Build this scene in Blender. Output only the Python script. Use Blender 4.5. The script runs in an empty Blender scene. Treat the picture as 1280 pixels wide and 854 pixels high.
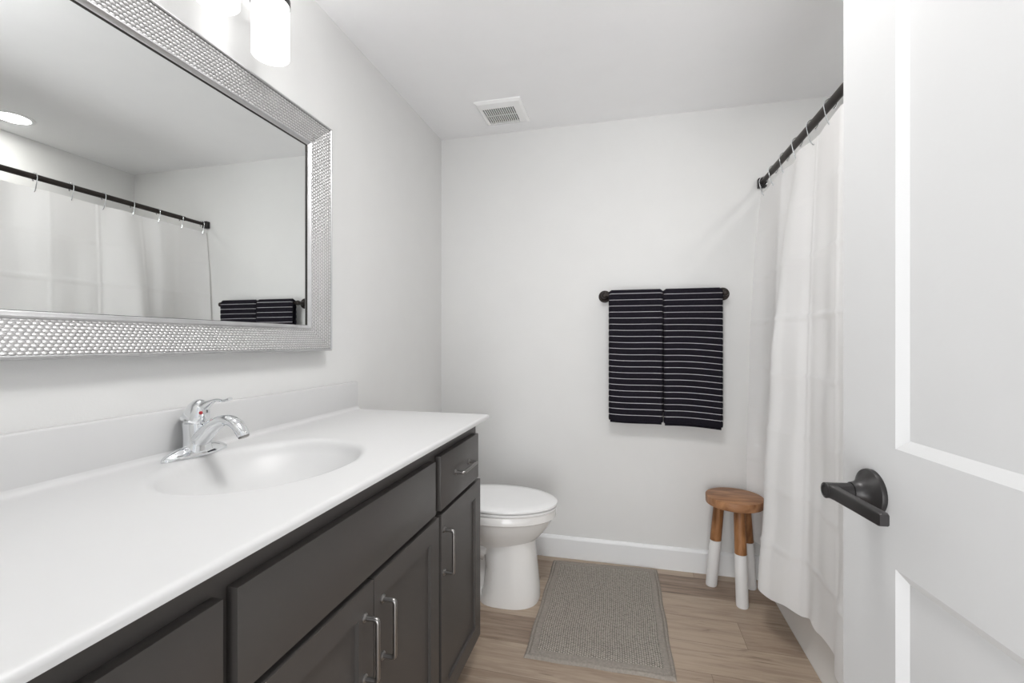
import bpy, bmesh, math, random
from mathutils import Vector, Matrix
random.seed(7)
SC = bpy.context.scene
COL = SC.collection
PI = math.pi

# ------------------------------------------------------------------ camera, light, exposure
cam = bpy.data.cameras.new('camera')
cam.lens = 16.0; cam.sensor_width = 36.0; cam.clip_start = 0.02
camo = bpy.data.objects.new('camera', cam); COL.objects.link(camo)
camo.location = (1.074, 0.0, 1.22)
camo.rotation_euler = (PI/2, 0, math.atan(140/569.0))
SC.camera = camo
SC.view_settings.view_transform = 'Standard'
SC.view_settings.look = 'None'
SC.view_settings.gamma = 1.0
SC.view_settings.use_curve_mapping = False
SC.view_settings.exposure = 0.42
HALL_WATTS = 58.0
SHADE_GLOW = 1.25
BULB_GLOW = 62.0
DOWNLIGHT_GLOW = 58.0
FILL_GLOW = 23.0
WORLD = 0.6
w = bpy.data.worlds.new('world'); SC.world = w; w.use_nodes = True
w.node_tree.nodes['Background'].inputs[0].default_value = (0.95, 0.97, 1.0, 1)
w.node_tree.nodes['Background'].inputs[1].default_value = WORLD
# added unseen fill, angled up through the doorway to brighten room and ceiling
al = bpy.data.lights.new('hall_fill', 'AREA'); al.shape = 'RECTANGLE'
al.size = 1.8; al.size_y = 2.0; al.energy = HALL_WATTS; al.color = (0.985, 0.992, 1.0)
alo = bpy.data.objects.new('hall_fill', al); COL.objects.link(alo)
alo.location = (.75, -1.5, .75); alo.rotation_euler = (math.radians(124), 0, 0)

# ------------------------------------------------------------------ materials
def s2l(c):
    return tuple((v/255/12.92 if v/255 <= .04045 else ((v/255+.055)/1.055)**2.4) for v in c)

def mat(name, rgb, rough=.5, metal=0., var=.03, scale=8., bump=0., bscale=60., spec=.5, coat=0.):
    m = bpy.data.materials.new(name); m.use_nodes = True
    nt = m.node_tree; p = nt.nodes['Principled BSDF']
    c = s2l(rgb)
    tc = nt.nodes.new('ShaderNodeTexCoord')
    nz = nt.nodes.new('ShaderNodeTexNoise'); nz.inputs['Scale'].default_value = scale; nz.inputs['Detail'].default_value = 3
    rp = nt.nodes.new('ShaderNodeValToRGB')
    rp.color_ramp.elements[0].position = .3; rp.color_ramp.elements[1].position = .7
    rp.color_ramp.elements[0].color = tuple(v*(1-var) for v in c)+(1,)
    rp.color_ramp.elements[1].color = tuple(min(1, v*(1+var)) for v in c)+(1,)
    nt.links.new(tc.outputs['Object'], nz.inputs['Vector'])
    nt.links.new(nz.outputs['Fac'], rp.inputs['Fac'])
    nt.links.new(rp.outputs['Color'], p.inputs['Base Color'])
    p.inputs['Roughness'].default_value = rough; p.inputs['Metallic'].default_value = metal
    p.inputs['Specular IOR Level'].default_value = spec
    p.inputs['Coat Weight'].default_value = coat
    if bump:
        n2 = nt.nodes.new('ShaderNodeTexNoise'); n2.inputs['Scale'].default_value = bscale; n2.inputs['Detail'].default_value = 3
        b = nt.nodes.new('ShaderNodeBump'); b.inputs['Strength'].default_value = bump; b.inputs['Distance'].default_value = .002
        nt.links.new(tc.outputs['Object'], n2.inputs['Vector']); nt.links.new(n2.outputs['Fac'], b.inputs['Height'])
        nt.links.new(b.outputs['Normal'], p.inputs['Normal'])
    return m

def emit(name, rgb, strength):
    m = bpy.data.materials.new(name); m.use_nodes = True
    nt = m.node_tree; nt.nodes.remove(nt.nodes['Principled BSDF'])
    e = nt.nodes.new('ShaderNodeEmission'); e.inputs[0].default_value = rgb+(1,); e.inputs[1].default_value = strength
    nt.links.new(e.outputs[0], nt.nodes['Material Output'].inputs[0])
    return m

M = {}
M['wall'] = mat('wall_paint', (227, 227, 226), .75, bump=.12, bscale=220, var=.008)
M['ceil'] = mat('ceiling_paint', (248, 248, 249), .85, bump=.12, bscale=160, var=.008)
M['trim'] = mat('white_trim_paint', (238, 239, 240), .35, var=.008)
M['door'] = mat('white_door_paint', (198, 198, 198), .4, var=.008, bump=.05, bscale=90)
M['cab'] = mat('charcoal_paint', (74, 71, 69), .38, var=.03, scale=5, spec=.5)
M['cabdark'] = mat('cabinet_inside', (34, 32, 31), .7)
M['marble'] = mat('cultured_marble', (213, 213, 213), .38, var=.008, scale=4, spec=.5)
M['porc'] = mat('porcelain', (243, 242, 240), .12, var=.008, spec=.5)
M['plastic'] = mat('white_plastic', (248, 248, 248), .25, var=.008)
M['tub'] = mat('white_acrylic', (230, 228, 225), .2, var=.008)
M['chrome'] = mat('chrome', (232, 234, 236), .05, 1., var=.01)
M['nickel'] = mat('brushed_nickel', (150, 148, 146), .3, 1., var=.06, scale=40)
M['black'] = mat('matte_black_metal', (44, 42, 42), .38, .3, var=.08, scale=20)
M['bronze'] = mat('oil_rubbed_bronze', (50, 44, 41), .42, .5, var=.15, scale=20)
M['towel'] = mat('black_terry', (33, 31, 38), 1., var=.3, scale=300, bump=.9, bscale=700, spec=.1)
M['stripe'] = mat('white_stripe_yarn', (190, 188, 192), 1., var=.1, scale=300, spec=.1)
M['silver'] = mat('silver_frame', (205, 205, 206), .34, .9, var=.04, scale=30)
M['silverdark'] = mat('dark_rebate', (70, 68, 66), .4, .8)
M['white_paint'] = mat('white_dip_paint', (236, 236, 236), .45, var=.01)
M['red'] = mat('red_dot', (170, 40, 50), .4)
M['slot_shade'] = mat('duct_shade', (12, 12, 12), .9)  # near-black colour carries the shade behind the vent slots
M['water_gap'] = mat('rubber_grey', (90, 90, 90), .7)

def mirror_mat():
    m = mat('mirror_glass', (236, 238, 237), 0.0, 1.0, var=0.0)
    return m
M['mirror'] = mirror_mat()

def curtain_mat():
    m = bpy.data.materials.new('curtain_cloth'); m.use_nodes = True
    nt = m.node_tree; nt.nodes.remove(nt.nodes['Principled BSDF'])
    tc = nt.nodes.new('ShaderNodeTexCoord')
    wv = nt.nodes.new('ShaderNodeTexNoise'); wv.inputs['Scale'].default_value = 500
    rp = nt.nodes.new('ShaderNodeValToRGB')
    rp.color_ramp.elements[0].color = s2l((246, 246, 247))+(1,); rp.color_ramp.elements[1].color = s2l((250, 250, 250))+(1,)
    d = nt.nodes.new('ShaderNodeBsdfDiffuse'); t = nt.nodes.new('ShaderNodeBsdfTranslucent')
    t.inputs[0].default_value = s2l((243, 237, 231))+(1,)
    mx = nt.nodes.new('ShaderNodeMixShader'); mx.inputs[0].default_value = .22
    nt.links.new(tc.outputs['Object'], wv.inputs['Vector']); nt.links.new(wv.outputs['Fac'], rp.inputs['Fac'])
    nt.links.new(rp.outputs['Color'], d.inputs[0])
    nt.links.new(d.outputs[0], mx.inputs[1]); nt.links.new(t.outputs[0], mx.inputs[2])
    nt.links.new(mx.outputs[0], nt.nodes['Material Output'].inputs[0])
    return m
M['curtain'] = curtain_mat()

def floor_mat():
    m = bpy.data.materials.new('vinyl_plank'); m.use_nodes = True
    nt = m.node_tree; p = nt.nodes['Principled BSDF']; L = nt.links.new
    tc = nt.nodes.new('ShaderNodeTexCoord')
    mp = nt.nodes.new('ShaderNodeMapping'); mp.inputs['Location'].default_value = (.43, -.014, 0)
    br = nt.nodes.new('ShaderNodeTexBrick')
    br.offset = 0; br.offset_frequency = 2; br.squash = 1
    br.inputs['Scale'].default_value = 1.; br.inputs['Brick Width'].default_value = 1.22; br.inputs['Row Height'].default_value = .178
    br.inputs['Mortar Size'].default_value = .0009; br.inputs['Mortar Smooth'].default_value = .3; br.inputs['Bias'].default_value = 0
    br.inputs['Color1'].default_value = (0, 0, 0, 1); br.inputs['Color2'].default_value = (1, 1, 1, 1); br.inputs['Mortar'].default_value = (.0, .0, .0, 1)
    L(tc.outputs['Object'], mp.inputs['Vector'])
    sp = nt.nodes.new('ShaderNodeSeparateXYZ'); L(mp.outputs['Vector'], sp.inputs[0])
    dv = nt.nodes.new('ShaderNodeMath'); dv.operation = 'DIVIDE'; dv.inputs[1].default_value = .178; L(sp.outputs[1], dv.inputs[0])
    fo = nt.nodes.new('ShaderNodeMath'); fo.operation = 'FLOOR'; L(dv.outputs[0], fo.inputs[0])
    wn = nt.nodes.new('ShaderNodeTexWhiteNoise'); wn.noise_dimensions = '1D'; L(fo.outputs[0], wn.inputs['W'])
    ma = nt.nodes.new('ShaderNodeMath'); ma.operation = 'MULTIPLY_ADD'; ma.inputs[1].default_value = 1.22; L(wn.outputs['Value'], ma.inputs[0]); L(sp.outputs[0], ma.inputs[2])
    cb = nt.nodes.new('ShaderNodeCombineXYZ'); L(ma.outputs[0], cb.inputs[0]); L(sp.outputs[1], cb.inputs[1])
    L(cb.outputs[0], br.inputs['Vector'])
    # grain coordinates shift with every plank
    sep = nt.nodes.new('ShaderNodeVectorMath'); sep.operation = 'MULTIPLY_ADD'
    L(br.outputs['Color'], sep.inputs[0]); sep.inputs[1].default_value = (7.3, 3.1, 0); L(mp.outputs['Vector'], sep.inputs[2])
    m2 = nt.nodes.new('ShaderNodeMapping'); m2.inputs['Scale'].default_value = (1.6, 22, 1)
    L(sep.outputs[0], m2.inputs['Vector'])
    g = nt.nodes.new('ShaderNodeTexNoise'); g.inputs['Scale'].default_value = 2.2; g.inputs['Detail'].default_value = 8; g.inputs['Roughness'].default_value = .65; g.inputs['Distortion'].default_value = .6
    L(m2.outputs['Vector'], g.inputs['Vector'])
    m3 = nt.nodes.new('ShaderNodeMapping'); m3.inputs['Scale'].default_value = (1.2, 7, 1)
    L(sep.outputs[0], m3.inputs['Vector'])
    g2 = nt.nodes.new('ShaderNodeTexNoise'); g2.inputs['Scale'].default_value = 2.0; g2.inputs['Detail'].default_value = 3
    L(m3.outputs['Vector'], g2.inputs['Vector'])
    rp = nt.nodes.new('ShaderNodeValToRGB'); e = rp.color_ramp.elements
    e[0].position = .28; e[0].color = s2l((88, 71, 58))+(1,)
    e[1].position = .72; e[1].color = s2l((182, 164, 145))+(1,)
    k = rp.color_ramp.elements.new(.48); k.color = s2l((149, 129, 112))+(1,)
    ad = nt.nodes.new('ShaderNodeMath'); ad.operation = 'MULTIPLY_ADD'; ad.inputs[1].default_value = .62
    L(g.outputs['Fac'], ad.inputs[0])
    a2 = nt.nodes.new('ShaderNodeMath'); a2.operation = 'MULTIPLY_ADD'; a2.inputs[1].default_value = .27
    L(g2.outputs['Fac'], a2.inputs[0])
    a3 = nt.nodes.new('ShaderNodeMath'); a3.operation = 'MULTIPLY'; a3.inputs[1].default_value = .3
    L(br.outputs['Color'], a3.inputs[0]); L(a3.outputs[0], a2.inputs[2]); L(a2.outputs[0], ad.inputs[2])
    L(ad.outputs[0], rp.inputs['Fac'])
    mx = nt.nodes.new('ShaderNodeMixRGB'); mx.inputs[2].default_value = s2l((112, 94, 80))+(1,)
    m4 = nt.nodes.new('ShaderNodeMapping'); m4.inputs['Scale'].default_value = (3.2, 34, 1); L(sep.outputs[0], m4.inputs['Vector'])
    g4 = nt.nodes.new('ShaderNodeTexNoise'); g4.inputs['Scale'].default_value = 1.4; g4.inputs['Detail'].default_value = 4; g4.inputs['Distortion'].default_value = .8
    L(m4.outputs['Vector'], g4.inputs['Vector'])
    r4 = nt.nodes.new('ShaderNodeValToRGB'); r4.color_ramp.elements[0].position = .62; r4.color_ramp.elements[1].position = .74
    r4.color_ramp.elements[0].color = (0, 0, 0, 1); r4.color_ramp.elements[1].color = (.62, .62, .62, 1)
    L(g4.outputs['Fac'], r4.inputs['Fac'])
    mk = nt.nodes.new('ShaderNodeMixRGB'); mk.inputs[2].default_value = s2l((92, 74, 61))+(1,)
    L(r4.outputs['Color'], mk.inputs[0]); L(rp.outputs['Color'], mk.inputs[1])
    L(br.outputs['Fac'], mx.inputs[0]); L(mk.outputs[0], mx.inputs[1])
    L(mx.outputs[0], p.inputs['Base Color'])
    p.inputs['Roughness'].default_value = .42
    b = nt.nodes.new('ShaderNodeBump'); b.inputs['Strength'].default_value = .25; b.inputs['Distance'].default_value = .001
    L(g.outputs['Fac'], b.inputs['Height']); L(b.outputs['Normal'], p.inputs['Normal'])
    return m
M['floor'] = floor_mat()

def wood_mat(name, dark, light, scl=(30, 30, 3), seed=0):
    m = bpy.data.materials.new(name); m.use_nodes = True
    nt = m.node_tree; p = nt.nodes['Principled BSDF']; L = nt.links.new
    tc = nt.nodes.new('ShaderNodeTexCoord')
    mp = nt.nodes.new('ShaderNodeMapping'); mp.inputs['Scale'].default_value = scl; mp.inputs['Location'].default_value = (seed, seed*2, 0)
    g = nt.nodes.new('ShaderNodeTexNoise'); g.inputs['Scale'].default_value = 1.; g.inputs['Detail'].default_value = 6; g.inputs['Distortion'].default_value = 1.2
    rp = nt.nodes.new('ShaderNodeValToRGB'); e = rp.color_ramp.elements
    e[0].position = .33; e[0].color = s2l(dark)+(1,); e[1].position = .66; e[1].color = s2l(light)+(1,)
    L(tc.outputs['Object'], mp.inputs['Vector']); L(mp.outputs['Vector'], g.inputs['Vector'])
    L(g.outputs['Fac'], rp.inputs['Fac']); L(rp.outputs['Color'], p.inputs['Base Color'])
    p.inputs['Roughness'].default_value = .45
    return m
M['seatwood'] = wood_mat('acacia_seat', (128, 84, 52), (184, 136, 97), (5, 26, 8))
M['legwood'] = wood_mat('acacia_leg', (116, 74, 40), (172, 122, 78), (26, 26, 5), 3)

def uv_bump_mat(name, rgb, kind):
    """UV in metres along / across the strip; raised woven knobs (frame) or chenille nubs (mat)."""
    m = bpy.data.materials.new(name); m.use_nodes = True
    nt = m.node_tree; p = nt.nodes['Principled BSDF']; L = nt.links.new
    uv = nt.nodes.new('ShaderNodeUVMap'); uv.uv_map = 'UVMap'
    def mth(op, a=None, b=None):
        n = nt.nodes.new('ShaderNodeMath'); n.operation = op
        for i, v in enumerate((a, b)):
            if v is None: continue
            if isinstance(v, (int, float)): n.inputs[i].default_value = v
            else: L(v, n.inputs[i])
        return n.outputs[0]
    sx = nt.nodes.new('ShaderNodeSeparateXYZ'); L(uv.outputs[0], sx.inputs[0])
    U, V = sx.outputs[0], sx.outputs[1]
    if kind == 'frame':
        pu, pv = .0115, .0074
    else:
        pu, pv = .011, .009
    row = mth('DIVIDE', V, pv)
    fl = mth('FLOOR', row)
    off = mth('MULTIPLY', mth('MODULO', mth('ADD', fl, 1000), 2), .5)
    cu = mth('FRACT', mth('ADD', mth('ADD', mth('DIVIDE', U, pu), off), 1000))
    cv = mth('FRACT', mth('ADD', row, 1000))
    du = mth('SUBTRACT', cu, .5); dv = mth('SUBTRACT', cv, .5)
    r2 = mth('ADD', mth('MULTIPLY', mth('MULTIPLY', du, du), 4), mth('MULTIPLY', mth('MULTIPLY', dv, dv), 4))
    h = mth('SQRT', mth('MAXIMUM', mth('SUBTRACT', 1.0, r2), 0.0))
    b = nt.nodes.new('ShaderNodeBump'); b.inputs['Strength'].default_value = 1.
    L(b.outputs['Normal'], p.inputs['Normal'])
    c = s2l(rgb)
    rp = nt.nodes.new('ShaderNodeValToRGB'); e = rp.color_ramp.elements
    if kind == 'frame':
        b.inputs['Distance'].default_value = .0022
        e[0].color = tuple(v*.5 for v in c)+(1,); e[1].color = c+(1,); e[1].position = .35
        p.inputs['Metallic'].default_value = .85; p.inputs['Roughness'].default_value = .38
        L(h, b.inputs['Height']); L(h, rp.inputs['Fac'])
    else:
        tc = nt.nodes.new('ShaderNodeTexCoord')
        nz = nt.nodes.new('ShaderNodeTexNoise'); nz.inputs['Scale'].default_value = 90; nz.inputs['Detail'].default_value = 4
        L(tc.outputs['Object'], nz.inputs['Vector'])
        hh = mth('ADD', mth('MULTIPLY', h, .6), mth('MULTIPLY', nz.outputs['Fac'], .8))
        b.inputs['Distance'].default_value = .006
        e[0].position = .3; e[0].color = tuple(v*.36 for v in c)+(1,); e[1].position = .95; e[1].color = tuple(v*1.2 for v in c)+(1,)
        p.inputs['Roughness'].default_value = 1.; p.inputs['Specular IOR Level'].default_value = .1
        L(hh, b.inputs['Height']); L(hh, rp.inputs['Fac'])
    L(rp.outputs['Color'], p.inputs['Base Color'])
    return m
M['knob'] = uv_bump_mat('silver_woven_relief', (226, 225, 225), 'frame')
M['nub'] = uv_bump_mat('taupe_chenille', (178, 171, 162), 'mat')
M['ribcloth'] = mat('taupe_ribbed_border', (158, 151, 143), 1., var=.12, scale=120, bump=.6, bscale=300, spec=.1)
M['shade_glow'] = emit('frosted_lit_glass', (1.0, .993, .982), SHADE_GLOW)
M['bulb_glow'] = emit('lit_bulb', (1.0, .993, .982), BULB_GLOW)
M['lens_glow'] = emit('lit_lens', (1.0, .975, .94), DOWNLIGHT_GLOW)

M['fill_glow'] = emit('fill_dome', (1.0, .993, .985), FILL_GLOW)  # glow of the added ceiling fill

# ------------------------------------------------------------------ helpers
ROOT = {}
def link(o, parent):
    COL.objects.link(o)
    if parent is not None: o.parent = parent
def origin(o):
    v = Vector((0, 0, 0))
    while o is not None:
        v += o.location; o = o.parent
    return v
def obj(name, bm, m, parent=None, smooth=True, base=None, local=False, angle=35):
    """bmesh given in world coordinates -> one mesh object (origin at base or at its parent's origin)"""
    me = bpy.data.meshes.new(name)
    o0 = origin(parent) if parent is not None else Vector(base or (0, 0, 0))
    if not local: bmesh.ops.translate(bm, vec=-o0, verts=bm.verts)
    bmesh.ops.recalc_face_normals(bm, faces=bm.faces)
    bm.to_mesh(me); bm.free()
    for mm in (m if isinstance(m, (list, tuple)) else [m]): me.materials.append(mm)
    if smooth:
        me.polygons.foreach_set('use_smooth', [True]*len(me.polygons))
        try: me.set_sharp_from_angle(angle=math.radians(angle))
        except Exception: pass
    o = bpy.data.objects.new(name, me)
    if parent is None: o.location = o0
    link(o, parent)
    return o
def tag(o, label=None, cat=None, group=None, kind=None):
    if label: o['label'] = label
    if cat: o['category'] = cat
    if group: o['group'] = group
    if kind: o['kind'] = kind
    return o
def thing(name, loc, label, cat, group=None):
    o = bpy.data.objects.new(name, None); o.empty_display_size = .05
    o.location = loc; COL.objects.link(o)
    return tag(o, label, cat, group)
def B(): return bmesh.new()
def box(bm, a, b, bev=0., seg=2, mi=0):
    r = bmesh.ops.create_cube(bm, size=1.)
    vs = r['verts']
    for v in vs:
        v.co = Vector([a[i]+(v.co[i]+.5)*(b[i]-a[i]) for i in range(3)])
    fs = list({f for v in vs for f in v.link_faces})
    for f in fs: f.material_index = mi
    if bev:
        es = list({e for v in vs for e in v.link_edges})
        bmesh.ops.bevel(bm, geom=es, offset=bev, segments=seg, profile=.5, affect='EDGES')
    return bm
def rings(bm, rs, cap0=True, cap1=True, closed=True, mi=0):
    """skin a list of rings (each a list of Vectors)"""
    vr = [[bm.verts.new(p) for p in r] for r in rs]
    n = len(vr[0])
    for a, b in zip(vr, vr[1:]):
        for i in range(n if closed else n-1):
            j = (i+1) % n
            f = bm.faces.new((a[i], a[j], b[j], b[i])); f.material_index = mi
    if cap0: bm.faces.new(list(reversed(vr[0]))).material_index = mi
    if cap1: bm.faces.new(vr[-1]).material_index = mi
    return bm
def frame_of(d, up=Vector((0, 0, 1))):
    d = d.normalized()
    s = d.cross(up)
    if s.length < 1e-4: s = d.cross(Vector((0, 1, 0)))
    s.normalize(); u = s.cross(d).normalized()
    return s, u
def sweep(bm, pts, rad, n=16, caps=True, up=Vector((0, 0, 1)), mi=0):
    """tube along points; rad = number, or list of (a, b) half sizes (sideways, up)"""
    pts = [Vector(p) for p in pts]; rs = []
    ps = None
    for i, p in enumerate(pts):
        d = pts[min(i+1, len(pts)-1)]-pts[max(i-1, 0)]
        s, u = frame_of(d, up)
        if ps is not None:
            s = (ps-d.normalized()*ps.dot(d.normalized())).normalized(); u = s.cross(d.normalized()).normalized()
        ps = s
        r = rad if isinstance(rad, (int, float)) else rad[i]
        a, b = (r, r) if isinstance(r, (int, float)) else r
        rs.append([p+s*math.cos(2*PI*k/n)*a+u*math.sin(2*PI*k/n)*b for k in range(n)])
    return rings(bm, rs, caps, caps, mi=mi)
def cyl(bm, p, q, r, r2=None, n=24, mi=0):
    p, q = Vector(p), Vector(q); s, u = frame_of(q-p)
    r2 = r if r2 is None else r2
    f = lambda c, rr: [c+(s*math.cos(2*PI*k/n)+u*math.sin(2*PI*k/n))*rr for k in range(n)]
    return rings(bm, [f(p, r), f(q, r2)], mi=mi)
def lathe(bm, p, axis, prof, n=32, mi=0):
    """prof: (distance along axis, radius)"""
    p = Vector(p); axis = Vector(axis).normalized(); s, u = frame_of(axis)
    rs = [[p+axis*d+(s*math.cos(2*PI*k/n)+u*math.sin(2*PI*k/n))*max(r, 1e-4) for k in range(n)] for d, r in prof]
    return rings(bm, rs, mi=mi)
def bez(p0, p1, p2, p3, n=12):
    p0, p1, p2, p3 = map(Vector, (p0, p1, p2, p3)); out = []
    for i in range(n+1):
        t = i/n; out.append(p0*(1-t)**3+p1*3*t*(1-t)**2+p2*3*t*t*(1-t)+p3*t**3)
    return out
def lerp(a, b, t): return a+(b-a)*t
def sstep(t): t = max(0, min(1, t)); return t*t*(3-2*t)
def interp(tab, x):
    if x <= tab[0][0]: return tab[0][1]
    for (x0, y0), (x1, y1) in zip(tab, tab[1:]):
        if x <= x1: return y0+(y1-y0)*(x-x0)/(x1-x0)
    return tab[-1][1]
def catmull(P, n):
    P = [Vector(p) for p in P]; out = []
    for i in range(len(P)-1):
        a = P[max(i-1, 0)]; b = P[i]; c = P[i+1]; d = P[min(i+2, len(P)-1)]
        for k in range(n):
            t = k/n
            out.append(.5*((2*b)+(c-a)*t+(2*a-5*b+4*c-d)*t*t+(3*b-a-3*c+d)*t**3))
    out.append(P[-1]); return out

# ------------------------------------------------------------------ room shell
W, D, H, TX, TY = 2.42, 2.573, 2.44, 1.757, 1.05
def struct(name, bm, m, parent=None, smooth=False, label=None):
    o = obj(name, bm, m, parent, smooth)
    if parent is None: o['kind'] = 'structure'
    if label: o['label'] = label
    return o
fl = struct('floor', box(B(), (-.1, -.5, -.06), (W+.1, D+.1, 0)), M['floor'], label='brown wood plank floor')
struct('ceiling', box(B(), (-.1, -.08, H), (W+.1, D+.1, H+.08)), M['ceil'], label='flat white ceiling')
struct('wall_left', box(B(), (-.1, -.08, 0), (0, D, H)), M['wall'], label='pale grey wall behind the vanity')
struct('wall_back', box(B(), (-.1, D, 0), (W+.1, D+.1, H)), M['wall'], label='pale grey wall behind the towel bar')
bm = B(); box(bm, (W, TY, 0), (W+.1, D, H)); box(bm, (TX, .04, 0), (W+.1, TY, H))
struct('wall_right', bm, M['wall'], label='white wall beside the bathtub')
DX0, DX1, DH = .70, 1.535, 2.05
bm = B(); box(bm, (0, -.08, 0), (DX0, .04, H)); box(bm, (DX1, -.08, 0), (TX, .04, H)); box(bm, (DX0, -.08, DH), (DX1, .04, H))
struct('wall_front', bm, M['wall'], label='wall with the doorway')
bm = B()
for (a, b) in (((DX0-.06, .04, 0), (DX0, .055, DH+.06)), ((DX1, .04, 0), (DX1+.06, .055, DH+.06)), ((DX0-.06, .04, DH), (DX1+.06, .055, DH+.06))):
    box(bm, a, b, .003)
struct('trim_1', bm, M['trim'], label='white door casing')
def baseboard(name, p, q, nrm):
    p, q, nrm = Vector(p), Vector(q), Vector(nrm)
    prof = [(0, 0), (.014, 0), (.014, .105), (.011, .112), (.006, .119), (0, .121)]
    bm = B(); rings(bm, [[c+nrm*a+Vector((0, 0, b)) for a, b in prof] for c in (p, q)])
    return struct(name, bm, M['trim'])
tag(baseboard('baseboard_back', (0, D, 0), (TX, D, 0), (0, -1, 0)), 'white baseboard along the back wall')
tag(baseboard('baseboard_left', (0, 1.665, 0), (0, D, 0), (1, 0, 0)), 'white baseboard behind the toilet')
tag(baseboard('baseboard_right', (TX, .06, 0), (TX, TY, 0), (-1, 0, 0)), 'white baseboard behind the open door')

# ------------------------------------------------------------------ open door with lever
DE = Vector((1.4257, .86, 0)); e_ = Vector((.108, -.994, 0)).normalized(); n_ = Vector((-.994, -.108, 0)).normalized()
def dp(s, z, o=0.): return DE+e_*s+n_*o+Vector((0, 0, z))
def panel_slab(bm, y0, y1, z0, z1, panels, place, thick, depth, mold):
    """slab with recessed panels on its front; place(y,z,o) maps to space, o<0 goes into the slab"""
    ys = sorted({y0, y1, *[p[0] for p in panels], *[p[1] for p in panels]})
    zs = sorted({z0, z1, *[p[2] for p in panels], *[p[3] for p in panels]})
    V = {}
    def v(y, z, o):
        k = (round(y, 5), round(z, 5), round(o, 5))
        if k not in V: V[k] = bm.verts.new(place(y, z, o))
        return V[k]
    for a, b in zip(ys, ys[1:]):
        for c, d in zip(zs, zs[1:]):
            cy, cz = (a+b)/2, (c+d)/2
            if any(p[0] < cy < p[1] and p[2] < cz < p[3] for p in panels): continue
            bm.faces.new((v(a, c, 0), v(b, c, 0), v(b, d, 0), v(a, d, 0)))
    for (a, b, c, d) in panels:
        o = [(a, c), (b, c), (b, d), (a, d)]
        i = [(a+mold, c+mold), (b-mold, c+mold), (b-mold, d-mold), (a+mold, d-mold)]
        for k in range(4):
            q = (k+1) % 4
            bm.faces.new((v(*o[k], 0), v(*o[q], 0), v(*i[q], -depth), v(*i[k], -depth)))
        bm.faces.new([v(*x, -depth) for x in i])
    # sides and back
    ring = [(y, z0) for y in ys]+[(y1, z) for z in zs[1:]]+[(y, z1) for y in reversed(ys[:-1])]+[(y0, z) for z in reversed(zs[1:-1])]
    for k in range(len(ring)):
        q = (k+1) % len(ring)
        bm.faces.new((v(*ring[k], 0), v(*ring[k], -thick), v(*ring[q], -thick), v(*ring[q], 0)))
    bm.faces.new([v(*x, -thick) for x in reversed(ring)])
    return bm
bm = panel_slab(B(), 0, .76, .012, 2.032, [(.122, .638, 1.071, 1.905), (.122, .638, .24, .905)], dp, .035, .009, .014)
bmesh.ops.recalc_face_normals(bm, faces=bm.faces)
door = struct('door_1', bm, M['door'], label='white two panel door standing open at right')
hs, hz = .0745, .996
bm = B()
lathe(bm, dp(hs, hz), n_, [(0, .033), (.004, .034), (.007, .033), (.009, .030), (.013, .024), (.02, .0165), (.025, .0145), (.03, .0135)], 40)
dh = obj('door_handle', bm, M['black'], door); dh['label'] = 'black door lever handle'
bm = B(); lathe(bm, dp(hs, hz, .0302), n_, [(0, .0118), (.036, .0115), (.0365, .0108), (.0366, .008), (.0352, .008)], 28)
obj('neck', bm, M['black'], dh)
bm = B()
rs = []
for (s, c, a, b) in ((-.004, .059, .0065, .0095), (.004, .0585, .007, .0098), (.02, .058, .0066, .009), (.06, .057, .0064, .0087), (.113, .056, .0064, .0086), (.1165, .056, .0055, .0075)):
    prof = []
    for sx, sz in ((1, -1), (1, 1), (-1, 1), (-1, -1)):
        for t in range(4):
            ang = math.atan2(sz, sx)-PI/4+t*PI/6
            r = .0022
            prof.append(dp(hs+s, hz+sz*(b-r)+r*math.sin(ang), c+sx*(a-r)+r*math.cos(ang)))
    rs.append(prof)
rings(bm, rs); obj('lever', bm, M['black'], dh)
bm = B(); box(bm, (-.0125, -.0012, hz-.028), (.0125, .0012, hz+.028), .0004)
for v in bm.verts: v.co = dp(0, v.co.z, -.0175)+n_*v.co.x-e_*(.0+v.co.y)
obj('latch_plate', bm, M['black'], door)

# ------------------------------------------------------------------ bathtub in the alcove
tb = thing('bathtub', ((TX+W)/2, 1.8, 0), 'white bathtub behind the white shower curtain', 'bathtub')
bm = B(); x0, x1, y0, y1, zt = TX, W-.002, TY+.002, D-.002, .42
def rr(x0, x1, y0, y1, z, r, n=6):
    out = []
    for cx, cy, a0 in ((x1-r, y1-r, 0), (x0+r, y1-r, PI/2), (x0+r, y0+r, PI), (x1-r, y0+r, 1.5*PI)):
        for k in range(n+1):
            a = a0+k*PI/2/n; out.append(Vector((cx+r*math.cos(a), cy+r*math.sin(a), z)))
    return out
rings(bm, [rr(x0+.004, x1, y0, y1, .0, .004), rr(x0+.004, x1, y0, y1, .012, .004), rr(x0+.008, x1, y0, y1, .02, .004), rr(x0+.012, x1, y0, y1, zt-.05, .004), rr(x0+.002, x1, y0, y1, zt-.035, .004), rr(x0, x1, y0, y1, zt-.012, .006),
           rr(x0+.008, x1-.004, y0+.004, y1-.004, zt, .01), rr(x0+.07, x1-.06, y0+.08, y1-.08, zt, .1), rr(x0+.085, x1-.075, y0+.1, y1-.1, zt-.02, .1),
           rr(x0+.12, x1-.11, y0+.16, y1-.13, .12, .1), rr(x0+.17, x1-.16, y0+.22, y1-.2, .075, .1)])
obj('tub_body', bm, M['tub'], tb)
bm = B(); lathe(bm, (2.1, 2.25, .075), (0, 0, 1), [(0, .03), (.003, .03), (.004, .026), (.002, .01)], 24)
obj('drain', bm, M['chrome'], tb)

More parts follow.
